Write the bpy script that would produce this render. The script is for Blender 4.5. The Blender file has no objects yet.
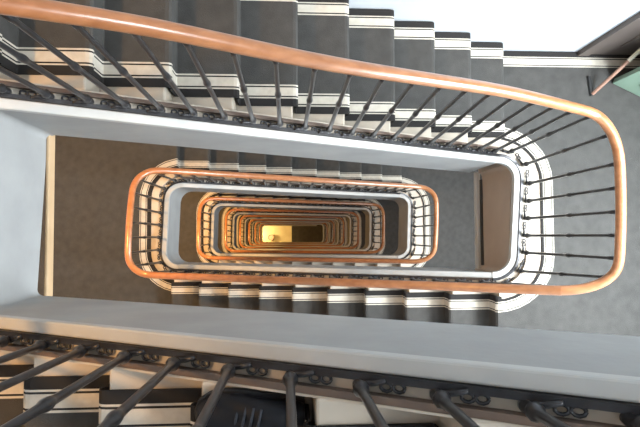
import bpy, bmesh, math, random
from mathutils import Matrix, Vector, Quaternion
random.seed(4)
C = bpy.context.scene.collection
PI = math.pi

# ------------------------------------------------------------------ dimensions (metres)
R, T = 0.17, 0.29                 # riser, going
H = 20 * R                        # storey
XE = 1.4974                       # edge of the right-hand landings
XW = XE - 9 * T                   # edge of the left-hand landings
YT, YB = 0.5134, 0.2783           # well edges beside the two flights
XR, XL = 1.6169, -1.1978          # well edges beside the landings
RC = 0.13                         # corner radius of the well
WT, WB = 1.345, -1.11             # long walls
WR, WL = 3.06, -2.55              # end walls
FD = 0.645                        # depth of the well edge (fascia)
LAST = 7
zR = lambda n: H * (LAST - n)     # right landing closing turn n
zL = lambda n: zR(n) + 10 * R     # left landing of turn n
CAMZ = zR(0) + 3.8301

# ------------------------------------------------------------------ materials
def mat(name, col, rough=0.6, metal=0.0, noise=None, nscale=8.0, bump=0.0, bscale=60.0, spec=0.5, coat=0.0, stretch=None):
    m = bpy.data.materials.new(name); m.use_nodes = True
    nt = m.node_tree; b = nt.nodes['Principled BSDF']
    b.inputs['Base Color'].default_value = (*col, 1)
    b.inputs['Roughness'].default_value = rough
    b.inputs['Metallic'].default_value = metal
    b.inputs['Specular IOR Level'].default_value = spec
    if coat: b.inputs['Coat Weight'].default_value = coat; b.inputs['Coat Roughness'].default_value = 0.15
    tc = nt.nodes.new('ShaderNodeTexCoord'); src = tc.outputs['Object']
    if stretch:
        mp = nt.nodes.new('ShaderNodeMapping'); mp.inputs['Scale'].default_value = stretch
        nt.links.new(src, mp.inputs['Vector']); src = mp.outputs['Vector']
    if noise:
        n = nt.nodes.new('ShaderNodeTexNoise'); n.inputs['Scale'].default_value = nscale; n.inputs['Detail'].default_value = 5
        r = nt.nodes.new('ShaderNodeValToRGB')
        r.color_ramp.elements[0].position = 0.3; r.color_ramp.elements[1].position = 0.72
        r.color_ramp.elements[0].color = (*noise, 1); r.color_ramp.elements[1].color = (*col, 1)
        nt.links.new(src, n.inputs['Vector']); nt.links.new(n.outputs['Fac'], r.inputs['Fac'])
        nt.links.new(r.outputs['Color'], b.inputs['Base Color'])
    if bump:
        n2 = nt.nodes.new('ShaderNodeTexNoise'); n2.inputs['Scale'].default_value = bscale; n2.inputs['Detail'].default_value = 3
        bp = nt.nodes.new('ShaderNodeBump'); bp.inputs['Strength'].default_value = bump; bp.inputs['Distance'].default_value = 0.01
        nt.links.new(src, n2.inputs['Vector']); nt.links.new(n2.outputs['Fac'], bp.inputs['Height'])
        nt.links.new(bp.outputs['Normal'], b.inputs['Normal'])
    return m
M = {}
M['carpet'] = mat('grey_carpet', (.080, .077, .072), .95, noise=(.062, .060, .056), nscale=14, bump=.35, bscale=220, spec=.1)
M['carpet_dark'] = mat('carpet_border_dark', (.032, .030, .029), .95, spec=.1)
M['carpet_cream'] = mat('carpet_border_cream', (.64, .59, .50), .95, noise=(.54, .49, .41), nscale=30, spec=.1)
M['stone'] = mat('pale_stone', (.62, .54, .44), .55, noise=(.52, .45, .36), nscale=7)
M['plaster'] = mat('grey_plaster', (.36, .36, .35), .75, noise=(.29, .29, .285), nscale=3.5, bump=.15, bscale=25)
M['beige'] = mat('beige_fascia', (.42, .34, .27), .7, noise=(.36, .29, .23), nscale=4)  # browner tone than the other fascias, topmost right landing only
M['brown'] = mat('brown_kerb', (.19, .13, .095), .6, noise=(.13, .09, .07), nscale=12)
M['cap'] = mat('pale_moulding', (.52, .52, .50), .5, noise=(.44, .44, .42), nscale=5)
M['wall'] = mat('white_wall_paint', (.64, .67, .70), .7, noise=(.58, .62, .66), nscale=2)
M['wood'] = mat('varnished_orange_wood', (.43, .185, .078), .28, noise=(.30, .115, .042), nscale=5, spec=.5, coat=.4, stretch=(1.2, 6, 6))
M['iron'] = mat('dark_iron', (.06, .058, .06), .28, metal=.6, noise=(.04, .038, .04), nscale=20)
M['tanwood'] = mat('tan_wood_bead', (.60, .42, .25), .45, noise=(.50, .34, .19), nscale=6)
M['greybead'] = mat('grey_bead', (.46, .46, .44), .5)
M['groove'] = mat('dark_groove', (.03, .028, .026), .8)
M['green'] = mat('pale_green_paint', (.24, .34, .26), .5, noise=(.21, .31, .23), nscale=3)
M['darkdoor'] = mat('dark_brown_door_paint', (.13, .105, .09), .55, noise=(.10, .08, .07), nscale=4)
M['pole'] = mat('reddish_brown_pole', (.34, .20, .14), .5, noise=(.25, .13, .09), nscale=9)
M['polecream'] = mat('cream_pole_sleeve', (.66, .60, .46), .5)
M['rubber'] = mat('black_rubber', (.02, .02, .02), .7)
M['shoe'] = mat('black_leather', (.008, .009, .012), .45, spec=.3)
M['sole'] = mat('black_sole', (.02, .02, .022), .6)
M['lace'] = mat('dark_lace', (.03, .035, .045), .7)
M['goldfloor'] = mat('pale_yellow_stone', (.72, .60, .36), .4, noise=(.60, .48, .27), nscale=2)
M['darkmat'] = mat('dark_brown_mat', (.055, .045, .035), .95, noise=(.035, .028, .022), nscale=6)
M['pink'] = mat('pinkish_glaze', (.66, .36, .27), .4)
M['brass'] = mat('brass', (.60, .42, .16), .3, metal=1.0)
M['ceiling'] = mat('white_ceiling_paint', (.8, .8, .79), .8)
M['frame'] = mat('white_window_frame', (.75, .75, .73), .45)
def pane_mat():
    m = bpy.data.materials.new('clear_pane'); m.use_nodes = True; nt = m.node_tree
    for n in list(nt.nodes):
        if n.type != 'OUTPUT_MATERIAL': nt.nodes.remove(n)
    out = [n for n in nt.nodes if n.type == 'OUTPUT_MATERIAL'][0]
    t = nt.nodes.new('ShaderNodeBsdfTransparent'); g = nt.nodes.new('ShaderNodeBsdfGlossy'); g.inputs['Roughness'].default_value = .05
    mx = nt.nodes.new('ShaderNodeMixShader'); mx.inputs[0].default_value = .08
    nt.links.new(t.outputs[0], mx.inputs[1]); nt.links.new(g.outputs[0], mx.inputs[2]); nt.links.new(mx.outputs[0], out.inputs['Surface'])
    return m
M['pane'] = pane_mat()

# ------------------------------------------------------------------ object helpers
def thing(name, loc, label, cat, group=None):
    o = bpy.data.objects.new(name, None); C.objects.link(o); o.location = loc
    o['label'] = label; o['category'] = cat
    if group: o['group'] = group
    return o
def link_mesh(name, bm, mats, parent=None, smooth=False, origin=None):
    """bm is in world coordinates; children are stored relative to the parent's base"""
    if not isinstance(mats, (list, tuple)): mats = [mats]
    off = Vector(parent.location) if parent is not None else Vector(origin or (0, 0, 0))
    root = parent
    while root is not None and root.parent is not None:
        root = root.parent; off = off + Vector(root.location)
    bmesh.ops.translate(bm, vec=-off, verts=bm.verts)
    bmesh.ops.recalc_face_normals(bm, faces=bm.faces)
    me = bpy.data.meshes.new(name); bm.to_mesh(me); bm.free()
    for m in mats: me.materials.append(m)
    if smooth:
        for p in me.polygons: p.use_smooth = True
        try: me.set_sharp_from_angle(angle=math.radians(40))
        except Exception: pass
    o = bpy.data.objects.new(name, me); C.objects.link(o)
    if parent is not None: o.parent = parent
    elif origin: o.location = origin
    return o
def structure(o): o['kind'] = 'structure'; return o
def box(bm, x0, x1, y0, y1, z0, z1, mi=0):
    v = [bm.verts.new(p) for p in [(x0,y0,z0),(x1,y0,z0),(x1,y1,z0),(x0,y1,z0),(x0,y0,z1),(x1,y0,z1),(x1,y1,z1),(x0,y1,z1)]]
    for f in [(0,3,2,1),(4,5,6,7),(0,1,5,4),(1,2,6,5),(2,3,7,6),(3,0,4,7)]:
        fc = bm.faces.new([v[i] for i in f]); fc.material_index = mi
    return v
def bevelled(bm, w, seg=2):
    bmesh.ops.bevel(bm, geom=bm.edges[:], offset=w, segments=seg, affect='EDGES', profile=.5)
def prism(bm, poly, axis, a, b, mi=0):
    """extrude a polygon; axis 'y': poly is (x,z); 'z': poly is (x,y)"""
    f = (lambda p, t: (p[0], t, p[1])) if axis == 'y' else (lambda p, t: (p[0], p[1], t))
    v0 = [bm.verts.new(f(p, a)) for p in poly]; v1 = [bm.verts.new(f(p, b)) for p in poly]
    n = len(poly)
    for i in range(n):
        fc = bm.faces.new((v0[i], v0[(i+1)%n], v1[(i+1)%n], v1[i])); fc.material_index = mi
    for v in (v0, v1[::-1]):
        fc = bm.faces.new(v); fc.material_index = mi
def loft(bm, rings, closed_ring=True, caps=True, mi=0):
    vr = [[bm.verts.new(p) for p in r] for r in rings]; n = len(rings[0])
    for a, b in zip(vr, vr[1:]):
        for i in range(n if closed_ring else n - 1):
            fc = bm.faces.new((a[i], a[(i+1)%n], b[(i+1)%n], b[i])); fc.material_index = mi
    if caps and closed_ring:
        bm.faces.new(vr[0][::-1]).material_index = mi; bm.faces.new(vr[-1]).material_index = mi
    return vr
def tube(bm, pts, rad, n=8):
    pts = [Vector(p) for p in pts]; rings = []
    for i, p in enumerate(pts):
        t = (pts[min(i+1, len(pts)-1)] - pts[max(i-1, 0)]).normalized()
        u = t.cross(Vector((0,0,1)));  u = u if u.length > 1e-3 else t.cross(Vector((1,0,0))); u.normalize(); w = t.cross(u)
        r = rad[i] if isinstance(rad, (list, tuple)) else rad
        rings.append([p + u*math.cos(2*PI*k/n)*r + w*math.sin(2*PI*k/n)*r for k in range(n)])
    loft(bm, rings)
def lathe(bm, prof, n=12, cx=0, cy=0):
    rings = [[(cx + r*math.cos(2*PI*k/n), cy + r*math.sin(2*PI*k/n), z) for k in range(n)] for r, z in prof]
    loft(bm, rings)
def copy_tree(o, dz, label, parent=None):
    c = o.copy(); C.objects.link(c)
    if parent is None: c.location.z += dz; c['label'] = label
    else: c.parent = parent
    for ch in [x for x in bpy.data.objects if x.parent == o]: copy_tree(ch, dz, label, c)
    return c

# ------------------------------------------------------------------ the curve round the well
def end_geom(seg, o):
    """rounded end of the well: o = (offset arriving, offset on landing side, offset leaving)"""
    oa, os, ol = o
    if seg == 'left': return (XL + RC, -YB + RC, XL + RC, YT - RC, -1)
    return (XR - RC, YT - RC, XR - RC, -YB + RC, 1)
def rc(seg, n, fas):
    if n == 0 and (seg == 'left' or (seg == 'right' and fas)): return .035
    return RC
def pos(seg, t, off, h, bump, n, fas=False):
    """point at fraction t of one side of the well, off metres outside its edge, h above the pitch line of turn n"""
    o = off if isinstance(off, dict) else dict(bottom=off, left=off, top=off, right=off)
    g = lambda k, tt=0.5: o[k](tt) if callable(o[k]) else o[k]
    rl, rr = rc('left', n, fas), rc('right', n, fas); r_ = rl if seg == 'left' else rr
    if seg == 'bottom':
        x = XR - rr + (XL + rl - XR + rr) * t
        return Vector((x, -(YB + g('bottom', t)), zR(n-1) - (XE - x) * R / T + h))
    if seg == 'top':
        x = XL + rl + (XR - rr - XL - rl) * t
        return Vector((x, YT + g('top', t), zR(n) + R + (XE - x) * R / T + h))
    a = PI / 2 * (r_ + .05); L = YT + YB - 2 * r_; tot = 2 * a + L; s = t * tot
    if seg == 'left':
        z0 = zL(n) + R - (XL + rl - XW) * -R / T + h; z1 = zR(n) + R + (XE - XL - rl) * R / T + h
        cx = XL + rl; rx = r_ + g('left', t); sg = -1; ya = -YB + r_; yb = YT - r_; ra = r_ + g('bottom', 1); rb = r_ + g('top', 0)
    else:
        z0 = zR(n) + R + (XE - XR + rr) * R / T + h; z1 = zR(n) + h
        cx = XR - rr; rx = r_ + g('right', t); sg = 1; ya = YT - r_; yb = -YB + r_; ra = r_ + g('top', 1); rb = r_ + g('bottom', 0)
    up = 1 if seg == 'left' else -1
    z = z0 + (z1 - z0) * t + bump * math.sin(PI * t)
    if s < a:
        th = s / a * PI / 2
        return Vector((cx + sg * rx * math.sin(th), ya - up * ra * math.cos(th), z))
    if s < a + L:
        return Vector((cx + sg * rx, ya + (yb - ya) * (s - a) / L, z))
    th = (s - a - L) / a * PI / 2
    return Vector((cx + sg * rx * math.cos(th), yb + up * rb * math.sin(th), z))
def side_ts(seg, RC=RC):
    if seg in ('bottom', 'top'): return [i / 8 for i in range(9)]
    a = PI / 2 * (RC + .05); L = YT + YB - 2 * RC; tot = 2 * a + L
    return [a / tot * i / 8 for i in range(8)] + [(a + L * i / 4) / tot for i in range(4)] + [(a + L + a * i / 8) / tot for i in range(9)]
def sweep_rect(bm, segs, n, o0, o1, h0, h1, mi=0, bump=0.0, fas=False, start=0.0):
    rings = []
    for q, seg in enumerate(segs):
        for t in side_ts(seg, rc(seg, n, fas))[(1 if q else 0):]:
            t = max(t, start) if q == 0 else t
            a, b = pos(seg, t, o0, 0, bump, n, fas), pos(seg, t, o1, 0, bump, n, fas)
            rings.append([(a.x, a.y, a.z + h1), (b.x, b.y, b.z + h1), (b.x, b.y, b.z + h0), (a.x, a.y, a.z + h0)])
    loft(bm, rings, mi=mi)
def sweep_profile(bm, pts, prof):
    rings = []
    for i, p in enumerate(pts):
        t = (pts[min(i+1, len(pts)-1)] - pts[max(i-1, 0)]).normalized()
        u = t.cross(Vector((0, 0, 1))).normalized(); w = u.cross(t)
        rings.append([p + u * a + w * b for a, b in prof])
    loft(bm, rings)

# ------------------------------------------------------------------ flights
HST = -0.05                         # top of the well edge relative to the line of the nosings
BANDS = [(.000, .040, 1), (.040, .047, 2), (.047, .054, 1), (.054, .098, 2), (.098, .105, 1), (.105, .113, 2)]   # border of the carpet
LBANDS = [(.022, .040, 1)] + BANDS[1:]
BW = .113
CO = .16                            # carpet starts this far from the well edge
ORD = ['topmost', 'second from the top', 'third from the top', 'fourth from the top', 'fifth from the top', 'sixth from the top', 'seventh from the top', 'lowest']
def flight_frame(side, n):
    if side == 'top': return XW, zL(n), 1
    return XE, zR(n-1), -1
def make_flight(side, n, label):
    xs, zs, d = flight_frame(side, n)
    ye, yw = (YT, WT) if side == 'top' else (-YB, WB)
    sy = 1 if side == 'top' else -1
    root = thing('stair_flight', ((XE + XW) / 2, (ye + yw) / 2, zs - 10 * R), label, 'stairs', 'stone flights around the well')
    for i in range(1, 10):
        bm = bmesh.new()
        a, b = xs + d * ((i-1) * T - .034), xs + d * (i * T - .018)
        box(bm, min(a, b), max(a, b), min(ye + sy*.1, yw - sy*.002), max(ye + sy*.1, yw - sy*.002), zs - i*R - R - .03, zs - i*R)
        bevelled(bm, .008, 2)
        link_mesh('step', bm, M['stone'], root)
    bm = bmesh.new()               # body of the flight below the steps
    x9 = xs + d * 9 * T
    poly = [(xs, zs - R - .03), (x9, zs - 10*R - .03), (x9, zs - 9*R + HST - FD), (xs, zs + HST - FD)]
    prism(bm, poly, 'y', ye + sy*.085, yw - sy*.002); link_mesh('soffit', bm, M['plaster'], root)
    bm = bmesh.new(); sweep_rect(bm, [side], n, 0, .09, HST - FD, HST - .03); link_mesh('string', bm, M['plaster'], root)
    bm = bmesh.new(); sweep_rect(bm, [side], n, -.008, .034, HST - .045, HST); bevelled(bm, .006, 2)
    link_mesh('string_moulding', bm, M['cap'], root)
    bm = bmesh.new(); sweep_rect(bm, [side], n, .080, .0975, HST - .05, HST + .02); link_mesh('kerb', bm, M['brown'], root)
    bm = bmesh.new(); sweep_rect(bm, [side], n, .0975, .103, HST - .05, HST + .024); link_mesh('kerb_edge', bm, M['stone'], root)
    bm = bmesh.new(); sweep_rect(bm, [side], n, .033, .080, HST - .05, HST - .012); link_mesh('string_ledge', bm, M['stone'], root)
    return root
def make_runner(side, n, label):
    xs, zs, d = flight_frame(side, n)
    ye, yw = (YT, WT) if side == 'top' else (-YB, WB)
    sy = 1 if side == 'top' else -1
    th = .008
    prof = [(xs - d*.03, zs + th)]
    for i in range(0, 10):
        xn, zn = xs + d * i * T, zs - i * R + th
        prof += [(xn - d*.016, zn), (xn - d*.002, zn - .003), (xn + d*.007, zn - .012), (xn + d*.007, zn - .026), (xn - d*.004, zn - .042), (xn - d*.004, zn - R + .006)]
        prof += [(xn + d*.004, zn - R)]
    y0, y1 = ye + sy * CO, yw - sy * .006
    wdt = abs(y1 - y0)
    cuts = [(a, b, m) for a, b, m in BANDS] + [(BW, wdt - BW, 0)] + [(wdt - b, wdt - a, m) for a, b, m in BANDS[::-1]]
    bm = bmesh.new()
    for a, b, m in cuts:
        va = [bm.verts.new((x, y0 + sy*a, z)) for x, z in prof]; vb = [bm.verts.new((x, y0 + sy*b, z)) for x, z in prof]
        for i in range(len(prof) - 1):
            f = bm.faces.new((va[i], va[i+1], vb[i+1], vb[i])); f.material_index = m
    bmesh.ops.remove_doubles(bm, verts=bm.verts, dist=1e-5)
    o = link_mesh('stair_runner', bm, [M['carpet'], M['carpet_dark'], M['carpet_cream']], None, origin=((XE+XW)/2, (y0+y1)/2, zs - 10*R))
    md = o.modifiers.new('thickness', 'SOLIDIFY'); md.thickness = .007; md.offset = -1 if False else 0
    o['label'] = label; o['category'] = 'carpet'; o['group'] = 'striped grey stair carpets'
    return o
# ------------------------------------------------------------------ landings
def landing_curve(end, o, cut):
    """plan curve of the well end, o outside the edge, finished on the landing edge line x=cut"""
    pts = [pos(end, t, dict(bottom=o, top=o, left=o, right=o + (.03 if o > .1 else .012)), 0, 0, 1) for t in side_ts(end)]
    pts = [(p.x, p.y) for p in pts]
    ok = [p for p in pts if (p[0] > cut + .002 if end == 'right' else p[0] < cut - .002)]
    y0 = YT + o if end == 'right' else -YB - o
    y1 = -YB - o if end == 'right' else YT + o
    return [(cut, y0)] + ok + [(cut, y1)]
def make_landing(end, n, label, first=False):
    z = zR(n) if end == 'right' else zL(n)
    cut, xw = (XE, WR) if end == 'right' else (XW, WL)
    root = thing('stair_landing', ((cut + xw) / 2, (WT + WB) / 2, z), label, 'landing', 'landings at the ends of the well')
    bm = bmesh.new()
    c = landing_curve(end, .09, cut)
    ys, ye = (WT, WB) if end == 'right' else (WB, WT)
    s_ = 1 if end == 'right' else -1
    ed = cut + s_*.018; e2 = xw - s_*.002; ys -= .002 if ys > 0 else -.002; ye -= .002 if ye > 0 else -.002
    c = [(ed, c[0][1])] + [p for p in c[1:-1] if (p[0]-ed)*s_ > .002] + [(ed, c[-1][1])]
    poly = c + [(ed, ye), (e2, ye), (e2, ys), (ed, ys)]
    prism(bm, poly, 'z', z - .62, z); link_mesh('slab', bm, M['stone'], root)
    bm = bmesh.new(); sweep_rect(bm, [end], n, 0, .095, HST - FD, HST - (.05 if first else .03), fas=True)
    link_mesh('fascia', bm, M['beige'] if (first and end == 'right') else M['plaster'], root, smooth=True)
    bm = bmesh.new(); sweep_rect(bm, [end], n, -.008, .034, HST - .045, HST)
    link_mesh('edge_moulding', bm, M['cap'], root, smooth=True)
    bm = bmesh.new(); sweep_rect(bm, [end], n, .033, .098, HST - .05, HST - .012); link_mesh('edge_ledge', bm, M['stone'], root, smooth=True)
    return root
def make_landing_carpet(end, n, label):
    z = (zR(n) if end == 'right' else zL(n)) + .008
    cut, xw = (XE, WR) if end == 'right' else (XW, WL)
    s = 1 if end == 'right' else -1
    bm = bmesh.new()
    def strip(a, b, m):
        va = [bm.verts.new((x, y, z)) for x, y in a]; vb = [bm.verts.new((x, y, z)) for x, y in b]
        for i in range(len(a) - 1):
            f = bm.faces.new((va[i], va[i+1], vb[i+1], vb[i])); f.material_index = m
    n_ = len(landing_curve(end, CO, cut))
    cs = {}
    def cv(o):
        pts = [pos(end, t, dict(bottom=o, top=o, left=o, right=o + .03), 0, 0, 1) for t in side_ts(end)]; pts = [(p.x, p.y) for p in pts]
        pts[0] = (cut, pts[0][1]); pts[-1] = (cut, pts[-1][1]); return [(max(x, cut) if end == 'right' else min(x, cut), y) for x, y in pts]
    for a, b, m in (LBANDS if end == 'right' else BANDS): strip(cv(CO + a), cv(CO + b), m)
    inner = cv(CO + BW)
    top, bot = WT - .006, WB + .006; e = xw - s * .006
    ys, ye = (top - BW, bot + BW) if end == 'right' else (bot + BW, top - BW)
    poly = inner + [(cut, ye), (e, ye), (e, ys), (cut, ys)]
    f = bm.faces.new([bm.verts.new((x, y, z)) for x, y in poly]); f.material_index = 0
    bmesh.ops.triangulate(bm, faces=[f])
    for a, b, m in BANDS:
        for yy, sg in ((top, -1), (bot, 1)):
            strip([(cut, yy + sg*a), (e, yy + sg*a)], [(cut, yy + sg*b), (e, yy + sg*b)], m)
    bmesh.ops.remove_doubles(bm, verts=bm.verts, dist=1e-5)
    for f in bm.faces:
        if f.normal.z < 0: f.normal_flip()
    o = link_mesh('landing_carpet', bm, [M['carpet'], M['carpet_dark'], M['carpet_cream']], None, origin=((cut+xw)/2, (WT+WB)/2, z - .008))
    md = o.modifiers.new('thickness', 'SOLIDIFY'); md.thickness = .007; md.offset = 0
    o['label'] = label; o['category'] = 'carpet'; o['group'] = 'striped grey landing carpets'
    return o

# ------------------------------------------------------------------ railing
RAILPROF = [(.028*math.cos(a)*(1.0 if math.sin(a) > 0 else .92), .027*math.sin(a) if math.sin(a) > 0 else .020*math.sin(a)) for a in [2*PI*k/14 for k in range(14)]]
def baluster_mesh(slope):
    """one turned iron baluster of unit height with its bracket and the pair of small scrolls beside its foot"""
    bm = bmesh.new()
    prof = [(.001, -.031), (.012, -.030), (.015, -.014), (.012, .004), (.013, .012), (.0185, .022), (.0195, .034), (.014, .046), (.0115, .056),
            (.0105, .10), (.0098, .50), (.0100, .52), (.0120, .530), (.0140, .545), (.0140, .559), (.0120, .574), (.0100, .585), (.0092, .63), (.0085, .93), (.011, .95), (.011, 1.0)]
    lathe(bm, prof, 10)
    P = lambda x, y, z: (x, y, z + slope * y)
    tube(bm, [P(-.002, 0, -.010), P(-.005, .014, -.014), P(-.008, .034, -.010), P(-.016, .056, -.004)], [.010, .009, .008, .006], 6)
    for dv in (-1, 1):
        tube(bm, [P(.000 + .010*math.sin(a), .072 + dv*.013 + .012*math.cos(a), -.020) for a in [2*PI*q/9 for q in range(10)]], .0045, 5)
    bmesh.ops.recalc_face_normals(bm, faces=bm.faces)
    me = bpy.data.meshes.new('baluster'); bm.to_mesh(me); bm.free(); me.materials.append(M['iron'])
    for p in me.polygons: p.use_smooth = True
    return me
BALS = {}
def side_len(seg):
    if seg in ('bottom', 'top'): return XE - XL - RC
    return PI * (RC + .07) + YT + YB - 2 * RC
def make_railing(n, railoff, hr, bump, label, segs=('bottom', 'left', 'top', 'right')):
    root = thing('stair_railing', (0, 0, zR(n)), label, 'railing', 'iron railings winding down the well')
    pts = []
    for q, seg in enumerate(segs):
        ts = [i / 24 for i in range(25)] if seg in ('bottom', 'top') else [i / 40 for i in range(41)]
        for t in ts[(1 if q else 0):]: pts.append(pos(seg, t, railoff, hr(seg, t), bump, n))
    if segs[-1] == 'right': pts.append(pos('bottom', .012, railoff, .948, 0, n + 1))
    sm = pts[:]                      # ease the joints of the rail
    for _ in range(3):
        sm = [sm[0]] + [(sm[i-1] + sm[i] * 2 + sm[i+1]) / 4 for i in range(1, len(sm) - 1)] + [sm[-1]]
    bm = bmesh.new(); sweep_profile(bm, sm, RAILPROF)
    link_mesh('handrail', bm, M['wood'], root, smooth=True)
    bm = bmesh.new()
    sweep_profile(bm, [p - Vector((0, 0, .024)) for p in sm], [(-.012, -.004), (.012, -.004), (.012, .004), (-.012, .004)])
    link_mesh('rail_strap', bm, M['iron'], root)
    bm = bmesh.new(); sweep_rect(bm, segs, n, .035, .052, HST - .010, HST + .012, start=.004)
    link_mesh('bottom_bar', bm, M['iron'], root)
    for seg in segs:
        L = side_len(seg); sp = {'bottom': .148, 'top': .130, 'left': .132, 'right': .132}[seg]
        k = max(1, round(L / sp))
        for i in range(k):
            t = (i + .5) / k
            foot = pos(seg, t, .080 if seg == 'right' else .062, HST + .022, 0, n); top = pos(seg, t, railoff, hr(seg, t), bump, n) - Vector((0, 0, .028))
            inn = pos(seg, t, .02, HST + .022, 0, n)
            ax = top - foot; ln = ax.length; ax.normalize()
            xo = (foot - inn); xo.z = 0; xo.normalize(); xo = (xo - ax * xo.dot(ax)).normalized(); yo = ax.cross(xo)
            tg = pos(seg, min(1, t + .01), .078, 0, 0, n) - pos(seg, max(0, t - .01), .078, 0, 0, n)
            sl = tg.z / max(1e-6, Vector((tg.x, tg.y)).length) * (1 if yo.dot(tg) > 0 else -1)
            key = round(sl, 1)
            if key not in BALS: BALS[key] = baluster_mesh(sl)
            b = bpy.data.objects.new('baluster', BALS[key]); C.objects.link(b); b.parent = root
            m3 = Matrix((xo, yo, ax)).transposed()
            b.matrix_local = Matrix.Translation(foot - root.location) @ m3.to_4x4() @ Matrix.Diagonal((1, 1, ln, 1))
    return root

# ------------------------------------------------------------------ build the staircase
GEN_OFF = dict(bottom=.0146 + .01, left=.055, top=.044, right=.075)
def hr_gen(seg, t): return .948 if seg in ('bottom', 'top') else .948
def top0(t):
    xs = [-1.17, -.69, -.47, .11, .54, .95, 1.37, 1.50]; ys = [.552, .556, .583, .579, .602, .627, .619, .616]
    x = XL + .035 + (XR - RC - XL - .035) * t
    for i in range(len(xs) - 1):
        if x <= xs[i+1]:
            f = (x - xs[i]) / (xs[i+1] - xs[i]); return ys[i] + (ys[i+1] - ys[i]) * max(0, f) - YT
    return ys[-1] - YT
OFF0 = dict(bottom=.0246, left=.055, top=top0, right=lambda t: .0225 + .14 * t)
def hr0(seg, t):
    if seg == 'top': return .948 + .10 * min(1, t * 12)
    if seg == 'right': return 1.048 - .10 * t
    return .948
deep = lambda n: ORD[n]
def flight_label(side, n):
    if side == 'bottom':
        return ['nearest stone flight, under the camera along the bottom edge of the photo',
                'stone flight below the big grey string, one storey under the nearest one',
                ][n] if n < 2 else 'stone flight along the lower side of the well, %s of those there' % deep(n)
    return ['broad stone flight along the top of the photo, beside the white wall',
            'dim stone flight glimpsed between the upper grey string and the second orange handrail'][n] if n < 2 else 'stone flight along the upper side of the well, %s of those there' % deep(n)
def runner_label(side, n):
    if side == 'bottom':
        return ['striped grey carpet on the nearest flight, seen through the large iron balusters',
                'striped grey carpet with strong light and dark steps below the orange handrail, lower middle'][n] if n < 2 else 'striped grey stair carpet on the lower side of the well, %s there' % deep(n)
    return ['striped grey carpet on the broad flight along the top of the photo',
            'striped grey carpet on the dim flight just under the upper grey string'][n] if n < 2 else 'striped grey stair carpet on the upper side of the well, %s there' % deep(n)
def landing_label(end, n):
    if n == 0: return 'topmost right landing with a beige edge inside the rounded railing' if end == 'right' else 'left landing whose bluish grey edge with tan bead fills the left margin'
    return 'landing at the %s end of the well, %s at that end' % (end, deep(n))
def carpet_label(end, n):
    if n == 0: return 'grey landing carpet with curved white border at the far right' if end == 'right' else 'grey landing carpet above the left margin, highest at that end'
    if n == 1: return 'dark grey landing carpet inside the right end of the topmost railing' if end == 'right' else 'brownish landing carpet between the tan bead and the second railing'
    return 'landing carpet at the %s end of the well, %s at that end' % (end, deep(n))
def railing_label(n):
    return ['large railing with orange handrail sweeping across the top and right of the photo',
            'second railing down, complete rounded loop with orange handrail in the middle',
            'third railing down, orange loop nested inside the second'][n] if n < 3 else 'nested orange railing loop deep in the well, %s' % deep(n)

for n in (0, 1):
    for side in ('bottom', 'top'):
        make = [make_flight(side, n, flight_label(side, n)), make_runner(side, n, runner_label(side, n))]
        if n == 1:
            for k in range(2, LAST + 1):
                copy_tree(make[0], -H*(k-1), flight_label(side, k)); copy_tree(make[1], -H*(k-1), runner_label(side, k))
    for end in ('left', 'right'):
        make = [make_landing(end, n, landing_label(end, n), n == 0), make_landing_carpet(end, n, carpet_label(end, n))]
        if n == 0:
            # square bead along the bottom of the landing edge
            z = (zL(0) if end == 'left' else zR(0)) + HST - FD + .06
            root = make[0]
            bm = bmesh.new()
            if end == 'left':
                box(bm, XL, XL + .018, -YB - .02, YT + .02, z - .07, z); bevelled(bm, .006)
                o = link_mesh('edge_bead', bm, M['tanwood'], root); o['label'] = 'tan wooden bead along the bottom of the grey edge'
            else:
                box(bm, XR - .034, XR, -YB - .02, YT + .02, z - .06, z + .01); bevelled(bm, .006)
                o = link_mesh('edge_bead', bm, M['greybead'], root); o['label'] = 'light grey bead along the bottom of the beige edge'
                bm = bmesh.new(); box(bm, XR - .010, XR, -YB + .03, YT - .05, z + .012, z + .06); bevelled(bm, .004)
                link_mesh('groove', bm, M['groove'], root)
        else:
            for k in range(2, LAST + 1):
                if end == 'right' and k == LAST: continue
                copy_tree(make[0], -H*(k-1), landing_label(end, k)); copy_tree(make[1], -H*(k-1), carpet_label(end, k))
make_railing(0, OFF0, hr0, .05, railing_label(0))
r1 = make_railing(1, GEN_OFF, hr_gen, .09, railing_label(1))
for k in range(2, LAST): copy_tree(r1, -H*(k-1), railing_label(k))
make_railing(LAST, GEN_OFF, hr_gen, .09, railing_label(LAST), ('bottom', 'left', 'top'))

# ------------------------------------------------------------------ the shaft
CEIL = CAMZ + 2.2
bm = bmesh.new(); box(bm, WL, WR, WB, WT, -.2, 0); structure(link_mesh('floor', bm, M['goldfloor']))
bm = bmesh.new(); box(bm, WL - .25, WR + .25, WB - .25, WT + .25, CEIL, CEIL + .2); structure(link_mesh('ceiling', bm, M['ceiling']))
bm = bmesh.new(); box(bm, WL - .25, WL, WB - .25, WT + .25, -.2, CEIL); structure(link_mesh('wall_left', bm, M['wall']))
bm = bmesh.new(); box(bm, WL, WR + .25, WB - .25, WB, -.2, CEIL); structure(link_mesh('wall_front', bm, M['wall']))
bm = bmesh.new(); box(bm, WL, WR + .25, WT, WT + .25, -.2, CEIL); structure(link_mesh('wall_back', bm, M['wall']))
WY0, WY1, WZ0, WZ1 = -1.00, .55, 1.40, 2.70
bm = bmesh.new(); z = -.2
for n in range(LAST - 1, -2, -1):
    a, b = zR(n) + WZ0, zR(n) + WZ1
    if b > CEIL: break
    box(bm, WR, WR + .25, WB, WT, z, a); box(bm, WR, WR + .25, WB, WY0, a, b); box(bm, WR, WR + .25, WY1, WT, a, b); z = b
box(bm, WR, WR + .25, WB, WT, z, CEIL)
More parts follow.
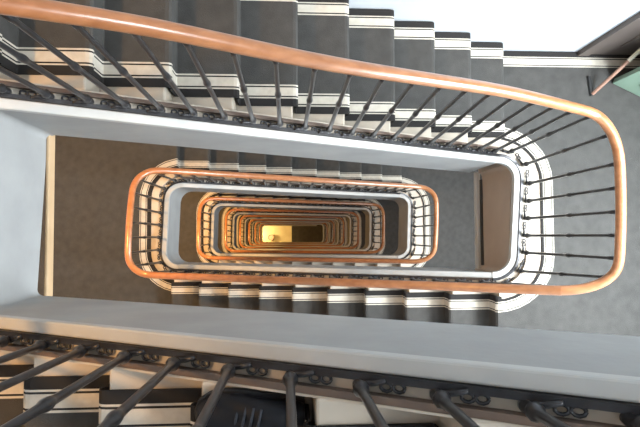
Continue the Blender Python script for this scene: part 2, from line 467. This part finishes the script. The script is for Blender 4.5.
structure(link_mesh('wall_right', bm, M['wall']))
def make_window(n, idx):
    z0, z1 = zR(n) + WZ0, zR(n) + WZ1
    bm = bmesh.new()
    for y0, y1, a, b in ((WY0, WY0+.06, z0, z1), (WY1-.06, WY1, z0, z1), (WY0+.06, WY1-.06, z0, z0+.06), (WY0+.06, WY1-.06, z1-.06, z1), ((WY0+WY1)/2-.03, (WY0+WY1)/2+.03, z0+.06, z1-.06)):
        box(bm, WR + .08, WR + .14, y0, y1, a, b)
    w = structure(link_mesh('window_%d' % idx, bm, M['frame'], origin=(WR + .11, (WY0+WY1)/2, z0)))
    bm = bmesh.new(); box(bm, WR + .105, WR + .115, WY0 + .05, WY1 - .05, z0 + .05, z1 - .05)
    off = Vector(w.location); bmesh.ops.translate(bm, vec=-off, verts=bm.verts)
    me = bpy.data.meshes.new('pane'); bm.to_mesh(me); bm.free(); me.materials.append(M['pane'])
    p = bpy.data.objects.new('pane', me); C.objects.link(p); p.parent = w
for i, n in enumerate(range(-1, LAST)): make_window(n, i + 1)

# dark door in the back wall of the topmost right landing, pale green door standing ajar from the end wall
zf = zR(0) + .008
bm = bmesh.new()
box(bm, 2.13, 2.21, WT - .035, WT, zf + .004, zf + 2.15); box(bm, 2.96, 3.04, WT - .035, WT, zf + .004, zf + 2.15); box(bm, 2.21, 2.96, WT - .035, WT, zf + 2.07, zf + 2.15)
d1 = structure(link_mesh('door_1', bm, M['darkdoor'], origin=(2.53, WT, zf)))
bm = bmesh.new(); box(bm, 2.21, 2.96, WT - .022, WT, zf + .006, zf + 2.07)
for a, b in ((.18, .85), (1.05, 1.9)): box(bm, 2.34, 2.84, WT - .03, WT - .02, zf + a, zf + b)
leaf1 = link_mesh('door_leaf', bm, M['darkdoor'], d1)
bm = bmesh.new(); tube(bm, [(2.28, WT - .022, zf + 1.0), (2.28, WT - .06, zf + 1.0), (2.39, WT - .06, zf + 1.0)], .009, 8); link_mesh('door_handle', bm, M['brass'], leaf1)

hx, hy = 3.05, .815; fx, fy = 2.39, 1.125
d2 = structure(bpy.data.objects.new('door_2', None)); C.objects.link(d2); d2.location = (hx, hy, zf)
dv = Vector((fx - hx, fy - hy, 0)); dl = dv.length; dv.normalize(); dn = Vector((-dv.y, dv.x, 0))
def leafbox(bm, s0, s1, t0, t1, z0, z1):
    P = [Vector((hx, hy, zf)) + dv*s + dn*t + Vector((0, 0, z)) for s, t, z in
         [(s0,t0,z0),(s1,t0,z0),(s1,t1,z0),(s0,t1,z0),(s0,t0,z1),(s1,t0,z1),(s1,t1,z1),(s0,t1,z1)]]
    v = [bm.verts.new(p) for p in P]
    for f in [(0,3,2,1),(4,5,6,7),(0,1,5,4),(1,2,6,5),(2,3,7,6),(3,0,4,7)]: bm.faces.new([v[i] for i in f])
bm = bmesh.new(); leafbox(bm, 0, dl, -.02, .02, .012, 2.05); bevelled(bm, .004)
leaf2 = link_mesh('door_leaf', bm, M['green'], d2)
bm = bmesh.new()
for sg in (-1, 1):
    for a, b in ((.16, .85), (1.05, 1.9)): leafbox(bm, .12, dl - .12, sg*.026 - .007, sg*.026 + .007, a, b)
bevelled(bm, .004); link_mesh('door_panel', bm, M['green'], leaf2)
bm = bmesh.new()
for sg in (-1, 1):
    c0 = Vector((hx, hy, zf + 1.02)) + dv*(dl - .07)
    tube(bm, [c0 + dn*sg*.02, c0 + dn*sg*.06, c0 + dn*sg*.06 - dv*.11], .009, 8)
link_mesh('door_handle', bm, M['brass'], leaf2)

# wooden pole leaning into the corner by the green door
pa, pb = Vector((2.225, 1.025, zf + .02)), Vector((2.455, 1.315, zf + .36))
pole = thing('wooden_pole', (pa.x, pa.y, zf), 'reddish brown wooden pole leaning into the corner by the pale green door', 'pole')
bm = bmesh.new(); tube(bm, [pa, pa.lerp(pb, .62)], .013, 10); link_mesh('shaft', bm, M['pole'], pole, smooth=True)
bm = bmesh.new(); tube(bm, [pa.lerp(pb, .62), pb], .015, 10); o = link_mesh('sleeve', bm, M['polecream'], pole, smooth=True); o['label'] = 'cream end of the pole'
bm = bmesh.new(); tube(bm, [(pa.x - .002, pa.y - .01, zf + .014), (pa.x - .02, pa.y + .13, zf + .014)], .012, 8); o = link_mesh('foot_bar', bm, M['rubber'], pole, smooth=True); o['label'] = 'black foot bar lying on the carpet'

# black shoe on the nearest flight
j = 6; zt = zR(-1) - j * R
sx0, sx1 = XE - j*T + .005, XE - (j-1)*T - .006
shoe = thing('shoe', ((sx0+sx1)/2, -.455, zt), 'black leather shoe on a step of the nearest flight, behind the iron balusters', 'shoe')
cy = -.447
def shoe_ring(x, w, z0, z1, n=14, yc=0):
    return [(x, cy + yc + w*math.cos(2*PI*k/n), (z0+z1)/2 + (z1-z0)/2*math.sin(2*PI*k/n)) for k in range(n)]
zs_ = zt + .010
bm = bmesh.new()
st = [(sx0+.003, .012, .020, .030), (sx0+.012, .030, .018, .046), (sx0+.04, .046, .016, .056), (sx0+.08, .053, .015, .064), (sx0+.12, .052, .015, .080), (sx0+.155, .046, .015, .098), (sx0+.19, .041, .015, .112), (sx0+.225, .038, .015, .112), (sx0+.255, .037, .015, .108), (sx1, .027, .02, .098)]
loft(bm, [shoe_ring(x, w, zs_+a, zs_+b) for x, w, a, b in st]); link_mesh('upper', bm, M['shoe'], shoe, smooth=True)
bm = bmesh.new()
outl = [(sx0, .004), (sx0+.01, .032), (sx0+.04, .050), (sx0+.08, .057), (sx0+.13, .053), (sx0+.17, .045), (sx0+.22, .043), (sx0+.25, .041), (sx1+.003, .03)]
prism(bm, [(x, cy + w) for x, w in outl] + [(x, cy - w) for x, w in outl[::-1]], 'z', zs_, zs_ + .022); bevelled(bm, .003)
link_mesh('sole', bm, M['sole'], shoe)
bm = bmesh.new()
for q in range(4):
    x = sx0 + .105 + q*.019; zz = zs_ + .078 + q*.0115
    tube(bm, [(x, cy - .028, zz - .016), (x + .006, cy, zz + .002), (x + .012, cy + .028, zz - .012)], .0035, 6)
link_mesh('lace', bm, M['lace'], shoe, smooth=True)

# the ground floor seen at the bottom of the well
bm = bmesh.new(); box(bm, .22, 2.4, WB + .25, .95, .001, .02); bevelled(bm, .004)
o = link_mesh('doormat', bm, M['darkmat'], origin=(1.3, 0, 0)); o['label'] = 'dark brown mat on the right half of the floor at the bottom of the well'; o['category'] = 'mat'
pot = thing('flower_pot', (-.83, -.06, 0), 'small pinkish round pot on the yellow lit floor at the bottom of the well', 'pot')
bm = bmesh.new(); lathe(bm, [(.07, .0), (.12, .06), (.15, .16), (.14, .24), (.15, .26), (.13, .26), (.12, .20)], 18, -.83, -.06); link_mesh('pot_body', bm, M['pink'], pot, smooth=True)
bm = bmesh.new(); lathe(bm, [(.118, .19), (.118, .215), (.01, .225)], 18, -.83, -.06); link_mesh('pot_filling', bm, M['pink'], pot)

# ------------------------------------------------------------------ light
def area(name, loc, rot, sx, sy, col, e):
    l = bpy.data.lights.new(name, 'AREA'); l.shape = 'RECTANGLE'; l.size = sx; l.size_y = sy; l.color = col; l.energy = e
    o = bpy.data.objects.new(name, l); C.objects.link(o); o.location = loc; o.rotation_euler = rot; return o
def lamp(name, loc, col, e, r=.08, cone=None):
    l = bpy.data.lights.new(name, 'SPOT' if cone else 'POINT'); l.color = col; l.energy = e; l.shadow_soft_size = r
    if cone: l.spot_size = cone; l.spot_blend = .7
    o = bpy.data.objects.new(name, l); C.objects.link(o); o.location = loc; return o
DAY = (.87, .945, 1.0); WARM = (1.0, .52, .15)
win_e = [195, 85, 16, 5, 3, 2, 1.5, 110]
for n in range(-1, LAST):
    # sky light comes in slanting downwards
    area('daylight', (WR - .20, (WY0+WY1)/2, zR(n) + (WZ0+WZ1)/2), (0, PI/2 - .74, 0), 1.0, WY1 - WY0, DAY, win_e[n]).data.spread = math.radians(148)
lam_e = [260, 250, 390, 320, 280, 260, 240, 220]
for n in range(0, LAST + 1):
    lamp('landing_lamp', (-2.15 if n == 0 else -1.80, .25, zL(n) + 2.68), WARM, lam_e[n], .08, math.radians(112 if n < 1 else 122 if n < 2 else 100))
lamp('entrance_lamp', (-1.45, .1, .85), (1.0, .74, .34), 90)
area('stair_head_light', (.3, .2, CEIL - .02), (0, 0, 0), 2.4, 1.0, (.95, .97, 1.0), 3)
w = bpy.data.worlds.new('sky'); bpy.context.scene.world = w; w.use_nodes = True
w.node_tree.nodes['Background'].inputs[0].default_value = (.75, .87, 1.0, 1); w.node_tree.nodes['Background'].inputs[1].default_value = 1.0

# ------------------------------------------------------------------ camera
f, rx, ry, rz = 543.76, .0414, -.0601, -.0025
cam = bpy.data.cameras.new('camera'); cam.sensor_width = 36; cam.lens = f / 640 * 36; cam.clip_start = .02
co = bpy.data.objects.new('camera', cam); C.objects.link(co)
rot = Matrix.Rotation(rx, 3, 'X') @ Matrix.Rotation(ry, 3, 'Y') @ Matrix.Rotation(rz, 3, 'Z')
co.matrix_world = Matrix.Translation((0, 0, CAMZ)) @ rot.to_4x4()
S = bpy.context.scene; S.camera = co
S.view_settings.view_transform = 'Standard'; S.view_settings.look = 'None'; S.view_settings.gamma = 1; S.view_settings.exposure = 0
S.cycles.max_bounces = 8; S.cycles.diffuse_bounces = 5
